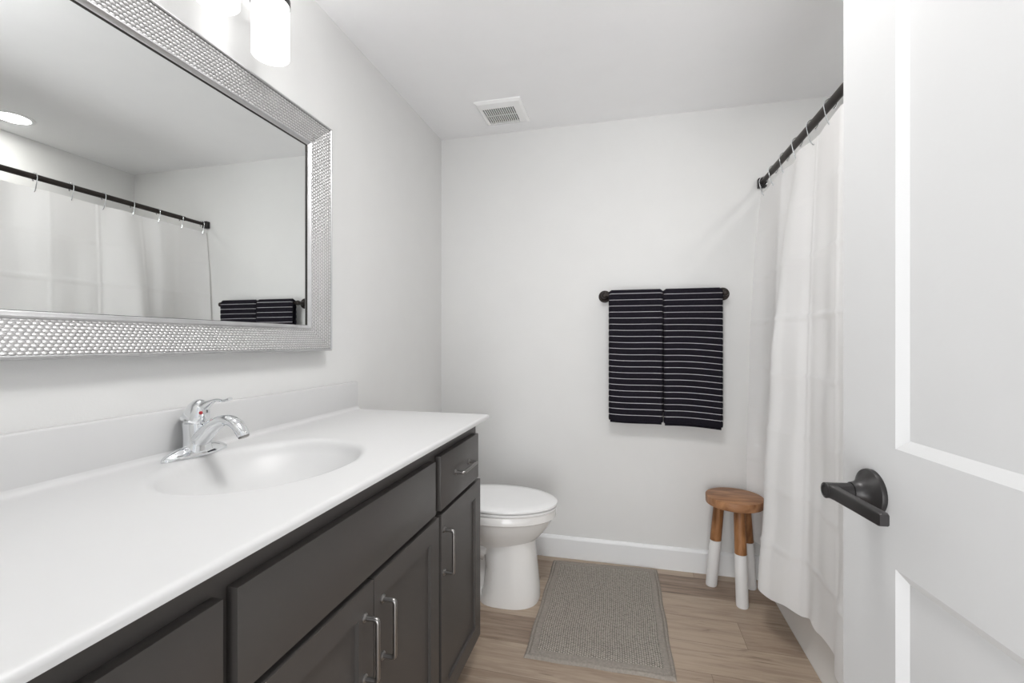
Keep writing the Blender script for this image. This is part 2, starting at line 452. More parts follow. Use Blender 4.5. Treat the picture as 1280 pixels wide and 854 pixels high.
# ------------------------------------------------------------------ vanity cabinet
XF, XD = .527, .547
YC0, YC1, ZC = .05, 1.645, .928
vc = thing('vanity_cabinet', (.27, .85, 0), 'charcoal vanity cabinet under the white sink counter', 'vanity cabinet')
bm = B()
box(bm, (.0, YC1-.018, 0), (XF-.07, YC1, ZC)); box(bm, (XF-.07, YC1-.018, .11), (XF-.019, YC1, ZC))          # right side
box(bm, (.0, YC0, 0), (XF-.07, YC0+.018, ZC)); box(bm, (XF-.07, YC0, .11), (XF-.019, YC0+.018, ZC))
box(bm, (0.0, YC0+.018, .11), (XF-.019, YC1-.018, .128))                                                       # bottom
box(bm, (0.0, YC0+.018, .128), (.012, YC1-.018, .80))
obj('carcass', bm, M['cab'], vc, False)
bm = B()
cols = [(YC0, .09), (.475, .545), (1.21, 1.275), (1.60, YC1)]
for a, b in cols: box(bm, (XF-.019, a, .11), (XF, b, ZC))
for a, b in ((.09, .475), (.545, 1.21), (1.275, 1.60)):
    box(bm, (XF-.019, a, .858), (XF, b, ZC)); box(bm, (XF-.019, a, .11), (XF, b, .15)); box(bm, (XF-.019, a, .69), (XF, b, .73))
obj('face_frame', bm, M['cab'], vc, False)
bm = B(); box(bm, (XF-.088, YC0+.02, 0.0), (XF-.072, YC1-.02, .11)); obj('toe_kick', bm, M['cab'], vc, False)
bm = B(); box(bm, (XF-.03, YC0+.02, .13), (XF-.0195, YC1-.02, ZC-.002)); obj('inner_panel', bm, M['cabdark'], vc, False)
def front(name, y0, y1, z0, z1, shaker=False):
    place = lambda y, z, o: Vector((XD+o, y, z))
    bm = B()
    if shaker:
        r = .056
        panel_slab(bm, y0, y1, z0, z1, [(y0+r, y1-r, z0+r, z1-r)], place, .0195, .0085, .0012)
        return obj(name, bm, M['cab'], vc, False)
    box(bm, (XF+.0005, y0, z0), (XD, y1, z1), .0012, 2)
    return obj(name, bm, M['cab'], vc, True)
def pull(parent, c, ax, half=.064, out=.031):
    """bar pull: two posts with round bases, bar with bent corners; ax = unit axis of the bar"""
    c = Vector(c); ax = Vector(ax); o = Vector((1, 0, 0)); r = .0052
    bm = B()
    path = [c-ax*half, c-ax*half+o*(out-.009)]
    path += bez(c-ax*half+o*(out-.009), c-ax*half+o*(out-.002), c-ax*(half-.002)+o*out, c-ax*(half-.009)+o*out, 5)[1:]
    path += [c+ax*(half-.009)+o*out]
    path += bez(c+ax*(half-.009)+o*out, c+ax*(half-.002)+o*out, c+ax*half+o*(out-.002), c+ax*half+o*(out-.009), 5)[1:]
    path += [c+ax*half]
    sweep(bm, path, r, 14, up=Vector((.1, .3, .7)))
    for s in (-1, 1):
        lathe(bm, c+ax*half*s, o, [(0, .0095), (.002, .0095), (.0035, .008), (.005, .0058)], 20)
        oth = Vector((0, 0, 1)) if abs(ax.y) > .5 else Vector((0, 1, 0))
    h = obj('handle', bm, M['nickel'], parent); h['label'] = 'brushed metal bar pull'
    return h
front('false_front', .529, 1.222, .719, .8735)
d1 = front('drawer', 1.259, 1.617, .716, .8785); pull(d1, (XD, 1.444, .8), (0, 1, 0))
c1 = front('cabinet_door', 1.263, 1.64, .115, .703, True); pull(c1, (XD, 1.285, .588), (0, 0, 1))
c2 = front('cabinet_door', .8885, 1.245, .115, .704, True); pull(c2, (XD, .924, .578), (0, 0, 1))
c3 = front('cabinet_door', .529, .8855, .115, .704, True); pull(c3, (XD, .851, .578), (0, 0, 1))
for z0, z1 in ((.716, .871), (.42, .704), (.115, .41)):
    d2 = front('drawer', .12, .5055, z0, z1); pull(d2, (XD, .31, (z0+z1)/2), (0, 1, 0))

# ------------------------------------------------------------------ countertop with integral bowl
ZT, XC, YE0, YE1 = .944, .579, .045, 1.66
ct = thing('vanity_countertop', (.29, .85, .93), 'glossy white counter with an oval basin on the charcoal vanity', 'countertop')
SXc, SYc, SA, SB = .278, .892, .186, .232
def ztop(x, y):
    z = ZT
    r = math.hypot((x-SXc)/SA, (y-SYc)/SB)
    if r < 1.06:
        t = max(0, 1.06-r)
        # soft lip then a steep side and a dished bottom
        lip = sstep(t/.14)*.014
        z -= lip
        if r < .98:
            z -= .105*(1-(r/.98)**3.0)
    if x < .036:                                                    # cove up to the backsplash
        t = (.036-x)/.016; z += .016*(1-math.sqrt(max(0, 1-min(1, t)**2)))
    if x > XC-.009:
        t = (x-(XC-.009))/.009; z -= .009*(1-math.sqrt(max(0, 1-min(1, t)**2)))
    if y > YE1-.007:
        t = (y-(YE1-.007))/.007; z -= .007*(1-math.sqrt(max(0, 1-min(1, t)**2)))
    return z
xs = [.02, .0215, .0235, .026, .029, .032, .036]+[.036+(XC-.009-.036)*i/92 for i in range(1, 93)]+[XC-.009+.009*math.sin(k*PI/12) for k in range(1, 7)]
ys = [YE0+(.62-YE0)*i/22 for i in range(22)]+[.62+(1.16-.62)*i/110 for i in range(110)]+[1.16+(YE1-.007-1.16)*i/20 for i in range(21)]+[YE1-.007+.007*math.sin(k*PI/10) for k in range(1, 6)]
bm = B()
G = [[bm.verts.new((x, y, ztop(x, y))) for x in xs] for y in ys]
for a, b in zip(G, G[1:]):
    for i in range(len(xs)-1): bm.faces.new((a[i], a[i+1], b[i+1], b[i]))
edge = [r[-1] for r in G]
low = [bm.verts.new((v.co.x, v.co.y, ZC+.001)) for v in edge]
und = [bm.verts.new((XF-.03, v.co.y, ZC+.001)) for v in edge]
for i in range(len(edge)-1):
    bm.faces.new((edge[i], edge[i+1], low[i+1], low[i])); bm.faces.new((low[i], low[i+1], und[i+1], und[i]))
er = list(reversed(G[-1]))[1:]
lr = [bm.verts.new((v.co.x, v.co.y, ZC+.001)) for v in er]
pe, pl = edge[-1], low[-1]
for v, l in zip(er, lr):
    bm.faces.new((pe, v, l, pl)); pe, pl = v, l
obj('counter_slab', bm, M['marble'], ct, angle=50)
bm = B(); box(bm, (.0005, YE0, ZC+.001), (.0205, YE1-.006, 1.056), .004, 3); obj('backsplash', bm, M['marble'], ct)
bm = B(); zd = ztop(SXc, SYc)
lathe(bm, (SXc, SYc, zd+.0005), (0, 0, 1), [(0, .031), (.002, .031), (.003, .027), (.001, .022), (.001, .019), (.006, .018), (.008, .012), (.0085, .001)], 32)
obj('drain', bm, M['chrome'], ct)

# ------------------------------------------------------------------ faucet
FX, FY = .062, .893
ZT = ZT+.0006
fc = thing('sink_faucet', (FX, FY, ZT), 'chrome single lever faucet behind the oval basin', 'faucet')
def plate_ring(s, z, ly=.087, lx=.026):
    out = []
    for k in range(48):
        a = 2*PI*k/48; c, d = math.cos(a), math.sin(a)
        yy = ly*s*(abs(c)**1.15)*(1 if c > 0 else -1)
        xx = lx*s*(abs(d)**1.05)*(1 if d > 0 else -1)
        out.append(Vector((FX+xx, FY+yy, z)))
    return out
bm = B(); rings(bm, [plate_ring(1, ZT), plate_ring(1, ZT+.004), plate_ring(.965, ZT+.008), plate_ring(.86, ZT+.014), plate_ring(.68, ZT+.021), plate_ring(.45, ZT+.026), plate_ring(.2, ZT+.028)])
obj('base_plate', bm, M['chrome'], fc)
bm = B()
rs = []
for z, cx, ax, ay in ((.012, .003, .027, .036), (.03, .002, .026, .030), (.05, 0, .027, .028), (.066, -.002, .027, .027), (.078, -.004, .027, .027), (.081, -.004, .023, .023)):
    rs.append([Vector((FX+cx+ax*math.cos(2*PI*k/32), FY+ay*math.sin(2*PI*k/32), ZT+z)) for k in range(32)])
rings(bm, rs); obj('body', bm, M['chrome'], fc)
bm = B()
path = catmull([(FX+.005, FY, ZT+.03), (FX+.028, FY, ZT+.052), (FX+.06, FY, ZT+.078), (FX+.092, FY, ZT+.088), (FX+.118, FY, ZT+.08), (FX+.134, FY, ZT+.062), (FX+.139, FY, ZT+.052)], 5)
nn = len(path)
rad = [(lerp(.0265, .0165, sstep(i/(nn*.5))), lerp(.02, .0125, sstep(i/(nn*.6)))) if i < nn*.75 else (lerp(.0165, .0145, (i/nn-.75)*4), .0125) for i in range(nn)]
sweep(bm, path, rad, 24); obj('spout', bm, M['chrome'], fc)
# nozzle ring
bm = B(); pv = (path[-1]-path[-2]).normalized(); lathe(bm, path[-1]-pv*.001, pv, [(0, .0122), (.004, .012), (.005, .0105), (.0035, .009)], 24); obj('aerator', bm, M['nickel'], fc)
# handle: dome on a flared collar, thin lever forward and up
bm = B(); tilt = Vector((.3, .08, 1)).normalized(); hp = Vector((FX-.004, FY, ZT+.083))
lathe(bm, hp, tilt, [(0, .022), (.001, .0325), (.003, .033), (.006, .0295), (.014, .0285), (.026, .0262), (.037, .0222), (.045, .0168), (.0505, .0105), (.053, .004)], 36)
hd = obj('handle', bm, M['chrome'], fc)
bm = B()
lp = catmull([hp+tilt*.03+Vector((.004, 0, 0)), hp+tilt*.042+Vector((.02, .003, 0)), hp+tilt*.05+Vector((.036, .008, .002)), hp+tilt*.048+Vector((.054, .012, .002)), hp+tilt*.05+Vector((.070, .016, .005))], 5)
nl = len(lp)
sweep(bm, lp, [(lerp(.017, .0075, sstep(i/(nl*.5))) if i < nl*.7 else lerp(.0075, .0095, sstep((i/nl-.7)/.2)), lerp(.015, .0035, sstep(i/(nl*.5)))) for i in range(nl)], 20)
obj('lever', bm, M['chrome'], hd)
bm = B(); dn = (Vector((.8, -.42, .12))).normalized(); lathe(bm, hp+tilt*.022+Vector((dn.x, dn.y, 0)).normalized()*.0255, dn, [(0, .0042), (.0015, .004), (.0022, .002)], 16)
dd = obj('temperature_dot', bm, M['red'], hd); dd['label'] = 'small red temperature dot'

# ------------------------------------------------------------------ wall mirror
MY0, MY1, MZ0, MZ1, FW = .338, 1.446, 1.187, 1.988, .09
mr = thing('wall_mirror', (.0, (MY0+MY1)/2, MZ0), 'large mirror in a wide silver woven frame over the sink', 'mirror')
prof = [(.0, .0), (.0, .044), (.002, .049), (.006, .05), (.0085, .047)]             # (inset, height) outer lip
band0, band1 = (.0085, .045), (.074, .018)
inner = [(.074, .018), (.0755, .0205), (.079, .021), (.083, .018), (.0865, .0135), (.0888, .0125), (.09, .011), (.09, .004)]
def frame_ring(ins, h): return [Vector((h, y, z)) for y, z in ((MY0+ins, MZ0+ins), (MY1-ins, MZ0+ins), (MY1-ins, MZ1-ins), (MY0+ins, MZ1-ins))]
bm = B(); rings(bm, [frame_ring(*p) for p in prof], False, False)
obj('outer_lip', bm, M['silver'], mr, angle=25)
bm = B(); uvl = bm.loops.layers.uv.new('UVMap')
A, C = frame_ring(*band0), frame_ring(*band1)
wid = math.hypot(band1[0]-band0[0], band1[1]-band0[1])
for k in range(4):
    q = (k+1) % 4
    vs = [bm.verts.new(p) for p in (A[k], A[q], C[q], C[k])]
    f = bm.faces.new(vs)
    d = (A[q]-A[k]); Lh = d.length; d = d/Lh
    for lp_, p, vv in zip(f.loops, (A[k], A[q], C[q], C[k]), (0, 0, wid, wid)):
        lp_[uvl].uv = ((p-A[k]).dot(d), vv)
obj('woven_band', bm, M['knob'], mr, False)
bm = B(); rings(bm, [frame_ring(*p) for p in inner[:6]], False, False); obj('inner_lip', bm, M['silver'], mr, angle=25)
bm = B(); rings(bm, [frame_ring(*p) for p in inner[5:]], False, False); obj('inner_rebate', bm, M['silverdark'], mr, angle=25)
bm = B(); box(bm, (.002, MY0+.086, MZ0+.086), (.008, MY1-.086, MZ1-.086)); obj('mirror_glass', bm, M['mirror'], mr, False)
bm = B(); box(bm, (.0002, MY0+.002, MZ0+.002), (.0018, MY1-.002, MZ1-.002)); obj('backing', bm, M['cabdark'], mr, False)

# ------------------------------------------------------------------ vanity light
LX, LZ0, LR, LH = .115, 2.016, .0485, .16
vl = thing('vanity_light', (0, .89, 2.22), 'three shade vanity light with frosted white glass above the mirror', 'wall light')
bm = B(); box(bm, (.0, .75, 2.185), (.022, 1.03, 2.295), .006, 3); obj('wall_plate', bm, M['black'], vl)
bm = B(); cyl(bm, (LX-.045, .66, 2.255), (LX-.045, 1.12, 2.255), .009, n=18); box(bm, (.02, .87, 2.24), (LX-.04, .91, 2.27), .004); obj('bar', bm, M['black'], vl)
for sy, sx, sz in ((1.074, LX, LZ0), (.893, .125, 2.036), (.712, LX, LZ0)):
    bm = B()                                                        # open glass tube with a rolled lower lip
    NN = 40; prf = [(LR-.004, LH), (LR-.004, .006), (LR-.003, .001), (LR-.0015, 0), (LR, .002), (LR, LH)]
    rs = [[Vector((sx+r*math.cos(2*PI*k/NN), sy+r*math.sin(2*PI*k/NN), sz+h)) for k in range(NN)] for r, h in prf]
    rings(bm, rs+[rs[0]], False, False)
    bmesh.ops.remove_doubles(bm, verts=bm.verts, dist=1e-6)
    sh = obj('glass_shade', bm, M['shade_glow'], vl)
    bm = B(); lathe(bm, (sx, sy, sz+.006), (0, 0, 1), [(0, LR-.0045), (.001, LR-.0045)], 32); obj('diffuser', bm, M['shade_glow'], sh)
    bm = B(); lathe(bm, (sx, sy, sz+LH-.045), (0, 0, 1), [(0, .012), (.006, .03), (.02, .038), (.03, .03), (.036, .012)], 32); obj('bulb', bm, M['bulb_glow'], sh)
    bm = B()                                                        # metal band round the top of the glass
    prf = [(LR+.0004, 0), (LR+.002, 0), (LR+.002, .018), (LR+.0004, .018)]
    rs = [[Vector((sx+r*math.cos(2*PI*k/NN), sy+r*math.sin(2*PI*k/NN), sz+LH-.014+h)) for k in range(NN)] for r, h in prf]
    rings(bm, rs+[rs[0]], False, False)
    bmesh.ops.remove_doubles(bm, verts=bm.verts, dist=1e-6)
    obj('holder', bm, M['black'], sh)
    bm = B(); sweep(bm, bez((sx-LR-.001, sy, sz+LH-.006), (sx-LR-.02, sy, sz+LH-.006), (LX-.075, sy, 2.22), (LX-.047, sy, 2.255), 8), .006, 12, up=Vector((0, 1, 0))); obj('arm', bm, M['black'], vl)

# ------------------------------------------------------------------ recessed light and vent
rl = thing('recessed_light', (2.17, 1.757, H), 'round recessed ceiling light over the bathtub, seen in the mirror', 'ceiling light')
bm = B(); lathe(bm, (2.17, 1.757, H), (0, 0, -1), [(0, .088), (.003, .087), (.006, .078), (.005, .068), (.001, .066)], 48); obj('trim_ring', bm, M['trim'], rl)
bm = B(); lathe(bm, (2.17, 1.757, H-.0062), (0, 0, -1), [(0, .065), (.001, .065)], 48); obj('lens', bm, M['lens_glow'], rl)

CLX, CLY = 1.04, .84  # added out-of-view lamp, lifts the light level of the whole room
cl = thing('ceiling_fill', (CLX, CLY, H), 'added fill light shaped as a round flush ceiling dome, out of view nearer the door', 'ceiling light')
bm = B(); lathe(bm, (CLX, CLY, H), (0, 0, -1), [(0, .245), (.014, .245), (.018, .241), (.018, .225)], 56); obj('base_ring', bm, M['trim'], cl)
bm = B(); lathe(bm, (CLX, CLY, H-.0185), (0, 0, -1), [(0, .225), (.018, .216), (.032, .187), (.043, .133), (.049, .066), (.05, .005)], 56); obj('dome', bm, M['fill_glow'], cl)
vn = thing('exhaust_vent', (.448, 2.33, H), 'square white slotted exhaust fan cover on the ceiling', 'vent')
bm = B(); vx0, vx1, vy0, vy1 = .33, .572, 2.206, 2.455
gx0, gx1, gy0, gy1 = .356, .526, 2.264, 2.428
def sq(x0, x1, y0, y1, z): return [Vector((x0, y0, z)), Vector((x1, y0, z)), Vector((x1, y1, z)), Vector((x0, y1, z))]
rings(bm, [sq(vx0, vx1, vy0, vy1, H), sq(vx0, vx1, vy0, vy1, H-.006), sq(vx0+.012, vx1-.012, vy0+.012, vy1-.012, H-.014), sq(gx0, gx1, gy0, gy1, H-.016), sq(gx0, gx1, gy0, gy1, H-.004)], False, False)
obj('cover_frame', bm, M['plastic'], vn, False)
bm = B()
ns = 16
for k in range(ns):
    xx = gx0+(gx1-gx0)*k/(ns-1)
    box(bm, (xx-.0024, gy0-.001, H-.0155), (xx+.0024, gy1+.001, H-.009))
box(bm, (gx0, (gy0+gy1)/2-.002, H-.012), (gx1, (gy0+gy1)/2+.002, H-.0095))
obj('grille', bm, M['plastic'], vn, False)
bm = B(); box(bm, (gx0-.004, gy0-.004, H-.0035), (gx1+.004, gy1+.004, H-.001)); obj('duct_shade_sheet', bm, M['slot_shade'], vn, False)  # thin sheet below the solid ceiling, duct darkness put into its colour

# ------------------------------------------------------------------ toilet
TYc = 2.13
tl = thing('toilet', (.4, TYc, 0), 'white toilet with closed lid between the vanity and the back wall', 'toilet')
def egg(xb, xf, hw, z, n=48, xm=None, pb=2.6, pf=2.0):
    xm = xb+(xf-xb)*.46 if xm is None else xm
    out = []
    for k in range(n):
        a = 2*PI*k/n; c, s = math.cos(a), math.sin(a)
        p = pf if c > 0 else pb
        x = xm+(xf-xm if c > 0 else xm-xb)*math.copysign(abs(c)**(2/p), c)
        out.append(Vector((x, TYc+hw*math.copysign(abs(s)**(2/p), s), z)))
    return out
bm = B()
rings(bm, [egg(.36, .60, .085, .22), egg(.34, .645, .10, .262), egg(.30, .675, .128, .29), egg(.27, .705, .152, .322), egg(.25, .733, .172, .36), egg(.24, .748, .181, .388), egg(.24, .752, .183, .394), egg(.235, .762, .187, .398), egg(.235, .763, .187, .428), egg(.24, .758, .183, .434), egg(.27, .74, .165, .435)])
obj('bowl', bm, M['porc'], tl)
bm = B()
rings(bm, [egg(.40, .684, .125, .0, pb=3, pf=2.5), egg(.40, .685, .126, .012, pb=3, pf=2.5), egg(.42, .682, .122, .06, pb=3, pf=2.5), egg(.43, .672, .112, .16, pb=3, pf=2.5), egg(.42, .664, .106, .24, pb=3, pf=2.5), egg(.40, .663, .104, .30, pb=3, pf=2.4)])
obj('pedestal', bm, M['porc'], tl)
bm = B()
rings(bm, [egg(.10, .50, .105, 0, pb=4, pf=2.2), egg(.10, .50, .105, .03, pb=4, pf=2.2), egg(.12, .47, .075, .045, pb=4, pf=2.2), egg(.12, .46, .07, .2, pb=4), egg(.08, .46, .085, .30, pb=4), egg(.05, .45, .12, .395, pb=4)])
sweep(bm, catmull([(.44, TYc-.062, .23), (.36, TYc-.07, .25), (.27, TYc-.07, .19), (.22, TYc-.068, .09), (.2, TYc-.066, .03)], 5), .045, 16)
sweep(bm, catmull([(.44, TYc+.062, .23), (.36, TYc+.07, .25), (.27, TYc+.07, .19), (.22, TYc+.068, .09), (.2, TYc+.066, .03)], 5), .045, 16)
obj('trapway_base', bm, M['porc'], tl)
bm = B(); rings(bm, [egg(.255, .762, .184, .4355), egg(.25, .766, .188, .438), egg(.25, .766, .188, .446), egg(.26, .757, .18, .449)]); obj('seat_ring', bm, M['plastic'], tl)
bm = B(); rings(bm, [egg(.26, .755, .178, .4495), egg(.255, .768, .188, .4525), egg(.252, .77, .19, .456), egg(.252, .769, .189, .463), egg(.26, .759, .181, .4675), egg(.30, .72, .145, .471), egg(.38, .63, .08, .472)]); obj('lid', bm, M['plastic'], tl)
for dy in (-.08, .08):
    bm = B(); box(bm, (.225, TYc+dy-.02, .436), (.262, TYc+dy+.02, .458), .006, 3); obj('hinge', bm, M['plastic'], tl)
bm = B(); box(bm, (.015, TYc-.2, .39), (.205, TYc+.2, .735), .02, 4); obj('tank', bm, M['porc'], tl)
bm = B(); box(bm, (.01, TYc-.21, .735), (.212, TYc+.21, .768), .009, 3); obj('tank_lid', bm, M['porc'], tl)
bm = B(); lathe(bm, (.205, TYc-.15, .69), (1, 0, 0), [(0, .012), (.008, .012), (.01, .008), (.016, .007)], 20); sweep(bm, [(.219, TYc-.15, .69), (.221, TYc-.12, .688), (.221, TYc-.08, .684)], [(.004, .007)]*3, 12); obj('flush_lever', bm, M['chrome'], tl)

# ------------------------------------------------------------------ bath mat
def bil(q, u, v):
    a, b, c, d = [Vector(p) for p in q]
    return (a*(1-u)+b*u)*(1-v)+(d*(1-u)+c*u)*v
MQ = [(.697, 1.713, 0), (1.258, 1.724, 0), (1.248, 2.536, 0), (.694, 2.508, 0)]
bmq = thing('bath_mat', (.97, 2.1, 0), 'taupe woven bath mat on the wood floor beside the toilet', 'bath mat')
def matz(u, v):
    e = min(u*.56, (1-u)*.56, v*.81, (1-v)*.81)
    z = .011*math.sqrt(min(1, max(0, e)/.008)) if e < .008 else .011
    if abs(e-.016) < .004: z -= .006*(1-abs(e-.016)/.004)
    if e > .045: z += .002*sstep((e-.045)/.01)
    z -= .0022*math.exp(-((u-.43)/.006)**2)
    return z, e
NU, NV = 140, 200
bm1, bm2 = B(), B(); uvl = bm1.loops.layers.uv.new('UVMap')
for bmx, inside in ((bm1, True), (bm2, False)):
    V = {}
    def gv(i, j):
        if (i, j) not in V:
            z, e = matz(i/NU, j/NV); p = bil(MQ, i/NU, j/NV)
            p.x += .002*math.sin(j*.09); p.y += .0015*math.sin(i*.13)
            # ribbed border
            if e < .045: z += .0007*math.sin(i*2.1 if min(j, NV-j)/NV*.81 < min(i, NU-i)/NU*.56 else j*2.1)
            V[(i, j)] = bmx.verts.new((p.x, p.y, z))
        return V[(i, j)]
    for i in range(NU):
        for j in range(NV):
            z, e = matz((i+.5)/NU, (j+.5)/NV)
            if (e > .045) != inside: continue
            f = bmx.faces.new((gv(i, j), gv(i+1, j), gv(i+1, j+1), gv(i, j+1)))
            if inside:
                for l, (a, b) in zip(f.loops, ((i, j), (i+1, j), (i+1, j+1), (i, j+1))): l[uvl].uv = (b/NV*.81, a/NU*.56)
obj('pile', bm1, M['nub'], bmq, angle=80)
obj('border', bm2, M['ribcloth'], bmq, angle=80)

# ------------------------------------------------------------------ stool
SX, SY, SZ = 1.594, 2.402, .472
st = thing('wooden_stool', (SX, SY, 0), 'small round wooden stool with white dipped legs by the curtain', 'stool')
bm = B(); lathe(bm, (SX, SY, SZ-.04), (0, 0, 1), [(0, .124), (.002, .128), (.006, .129), (.035, .1295), (.0385, .1285), (.04, .126)], 64); obj('seat', bm, M['seatwood'], st)
for fx, fy in ((1.499, 2.456), (1.603, 2.288), (1.684, 2.472)):
    foot = Vector((fx, fy, 0)); dirv = (Vector((SX, SY, 0))-foot)
    top = foot+dirv*.36; top.z = SZ-.041
    mid = foot.lerp(top, .54)
    def legring(c, r, flat=None):
        return [Vector((c.x+r*math.cos(2*PI*k/28), c.y+r*math.sin(2*PI*k/28), c.z)) for k in range(28)]
    bm = B(); rings(bm, [legring(mid+Vector((0, 0, .0005)), .0262), legring(mid.lerp(top, .5), .0255), legring(top, .0245)])
    lg = obj('leg', bm, M['legwood'], st)
    bm = B(); rings(bm, [legring(foot, .0255), legring(foot.lerp(mid, .03), .0268), legring(foot.lerp(mid, .97), .0268), legring(mid, .0266)])
    pf = obj('painted_foot', bm, M['white_paint'], lg); pf['label'] = 'white painted lower leg'

# ------------------------------------------------------------------ towel bar and towels
BY, BZ = 2.503, 1.468
tbr = thing('towel_bar', (1.27, D, BZ), 'dark bronze towel bar on the back wall holding two striped towels', 'towel bar')
bm = B(); cyl(bm, (.975, BY, BZ), (1.57, BY, BZ), .0085, n=20); obj('bar', bm, M['bronze'], tbr)
for px in (.971, 1.574):
    bm = B()
    lathe(bm, (px, D, BZ), (0, -1, 0), [(0, .033), (.004, .0335), (.007, .031), (.0075, .027), (.010, .026), (.013, .019), (.02, .0135), (.05, .012), (.062, .0145), (.07, .016), (.077, .0145), (.081, .010), (.083, .004)], 36)
    obj('post', bm, M['bronze'], tbr)
PITCH = .0318
def towel(x0, x1, sag, label, zf, zb, seed):
    rnd = random.Random(seed)
    t = tag(bpy.data.objects.new('striped_towel', None), label, 'towel', 'striped towels on the bar')
    t.location = ((x0+x1)/2, BY, BZ); COL.objects.link(t)
    # closed outline in (offset from bar centre, height): outer ribbed face, then inner face
    R0, TH = .0095, .011
    def thick(u):                      # rib relief along the length
        f = (u/PITCH) % 1.0
        return .0075*math.sqrt(max(0, 1-(2*f-1)**4))
    flen = BZ-zf; blen = BZ-zb
    nx = 26
    N = 0
    path = []                          # (point yz, normal yz, arc, white?)
    du = PITCH/12
    tot = flen+PI*(R0+TH)+blen
    n = int(tot/du)
    for i in range(n+1):
        u = i*du
        if u < flen: p, nr = (-(R0), zf+u-BZ), (-1, 0)
        elif u < flen+PI*R0*2:
            a = (u-flen)/(2*R0); p, nr = (-R0*math.cos(a), R0*math.sin(a)), (-math.cos(a), math.sin(a))
        else:
            p, nr = (R0, -(u-flen-2*PI*R0)), (1, 0)
        path.append((p, nr, u))
    bm = B(); prev = None
    cols = []
    for c in range(nx+1):
        s = c/nx; x = lerp(x0, x1, s)
        col = []
        edge = min(s, 1-s)*(x1-x0)
        rnd_e = math.sqrt(min(1, edge/.008)) if edge < .008 else 1
        for (p, nr, u) in path:
            front_ = p[0] < 0
            w = .5*(1-math.cos(PI*min(1, max(0, (flen-u)/flen*2)))) if u < flen else 0
            dz = -sag(s)*(w)
            tt = (TH+thick(u-.004))*(.45+.55*rnd_e)
            xs_ = x+(.0035*math.sqrt(max(0, 1-abs(2*((u/PITCH) % 1)-1)**3)) if c == nx else (-.0035*math.sqrt(max(0, 1-abs(2*((u/PITCH) % 1)-1)**3)) if c == 0 else 0))
            bow = .006*math.sin(s*PI*1.3+seed)*(1-max(0, (u/flen) if front_ else 1))
            col.append(bm.verts.new((xs_, BY+p[0]+nr[0]*tt+(-abs(bow) if front_ else 0), BZ+p[1]+nr[1]*tt+dz)))
        inn = []
        for (p, nr, u) in reversed(path[::6]):
            w = .5*(1-math.cos(PI*min(1, max(0, (flen-u)/flen*2)))) if u < flen else 0
            inn.append(bm.verts.new((x, BY+p[0], BZ+p[1]-sag(s)*w)))
        cols.append((col, inn))
    nm = len(path)
    for (a, ai), (b, bi) in zip(cols, cols[1:]):
        A_, B_ = a+ai, b+bi
        for k in range(len(A_)):
            q = (k+1) % len(A_)
            f = bm.faces.new((A_[k], B_[k], B_[q], A_[q]))
            if k < nm-1:
                f_ = (path[k][2]/PITCH) % 1.0
                if int(round(f_*12)) % 12 == 0 and path[k][2] > PITCH*.5: f.material_index = 1
    for a, ai in (cols[0], cols[-1]):
        m_ = len(ai)
        for k in range(nm-1):
            i0 = m_-1-k//6 if m_-1-k//6 >= 0 else 0; i1 = max(0, m_-1-(k+1)//6)
            if i0 == i1: bm.faces.new((a[k], a[k+1], ai[i0]))
            else: bm.faces.new((a[k], a[k+1], ai[i1], ai[i0]))
    obj('terry_cloth', bm, [M['towel'], M['stripe']], t, angle=75)
    # flat woven hem at the front's lower edge
    return t
def hem(t, x0, x1, z, sag, h=.02):
    bm = B(); nx = 14; rs = []
    for c in range(nx+1):
        s = c/nx; x = lerp(x0+.004, x1-.004, s); zz = z-sag(s)
        rs.append([Vector((x, BY-.0115, zz-h)), Vector((x, BY-.0185, zz-h+.002)), Vector((x, BY-.0195, zz+.004)), Vector((x, BY-.0115, zz+.004))])
    rings(bm, rs); obj('hem', bm, M['towel'], t)
sagL = lambda s: .006*s+.002*math.sin(s*5)
sagR = lambda s: .012*s**1.5-.004*math.sin(s*PI)
t1 = towel(.998, 1.268, sagL, 'left black striped towel on the bar, nearer the toilet', .803, .86, 1); hem(t1, .998, 1.268, .804, sagL, .014)
t2 = towel(1.276, 1.556, sagR, 'right black striped towel on the bar, nearer the curtain', .797, .85, 2); hem(t2, 1.276, 1.556, .798, sagR, .016)

# ------------------------------------------------------------------ shower rod, hooks, curtain
RZ, RX = 2.03, 1.757
rd = thing('shower_rod', (RX, D, RZ), 'black tension rod across the bathtub holding the curtain', 'curtain rod')
bm = B(); cyl(bm, (RX, TY+.03, RZ), (RX, 2.40, RZ), .0145, n=24); cyl(bm, (RX, 2.40, RZ), (RX, 2.398, RZ), .0125); obj('outer_tube', bm, M['bronze'], rd)
bm = B(); cyl(bm, (RX, 2.39, RZ), (RX, D-.02, RZ), .0115, n=24); obj('inner_tube', bm, M['bronze'], rd)
for y0, y1 in ((D-.03, D), (TY, TY+.03)):
    bm = B(); box(bm, (RX-.02, y0, RZ-.026), (RX+.02, y1, RZ+.022), .005, 3); obj('end_cap', bm, M['black'], rd)
hook_y = [2.527-.1525*k for k in range(10)]
words = ['first', 'second', 'third', 'fourth', 'fifth', 'sixth', 'seventh', 'eighth', 'ninth', 'tenth']
hp_ = [Vector((RX+.012, 0, RZ-.018)), Vector((RX+.02, 0, RZ)), Vector((RX+.012, 0, RZ+.016)), Vector((RX, 0, RZ+.0195)), Vector((RX-.013, 0, RZ+.014)), Vector((RX-.0195, 0, RZ)), Vector((RX-.017, 0, RZ-.022)), Vector((RX-.011, 0, RZ-.05)), Vector((RX-.004, 0, RZ-.068)), Vector((RX+.006, 0, RZ-.076)), Vector((RX+.016, 0, RZ-.070)), Vector((RX+.018, 0, RZ-.062))]
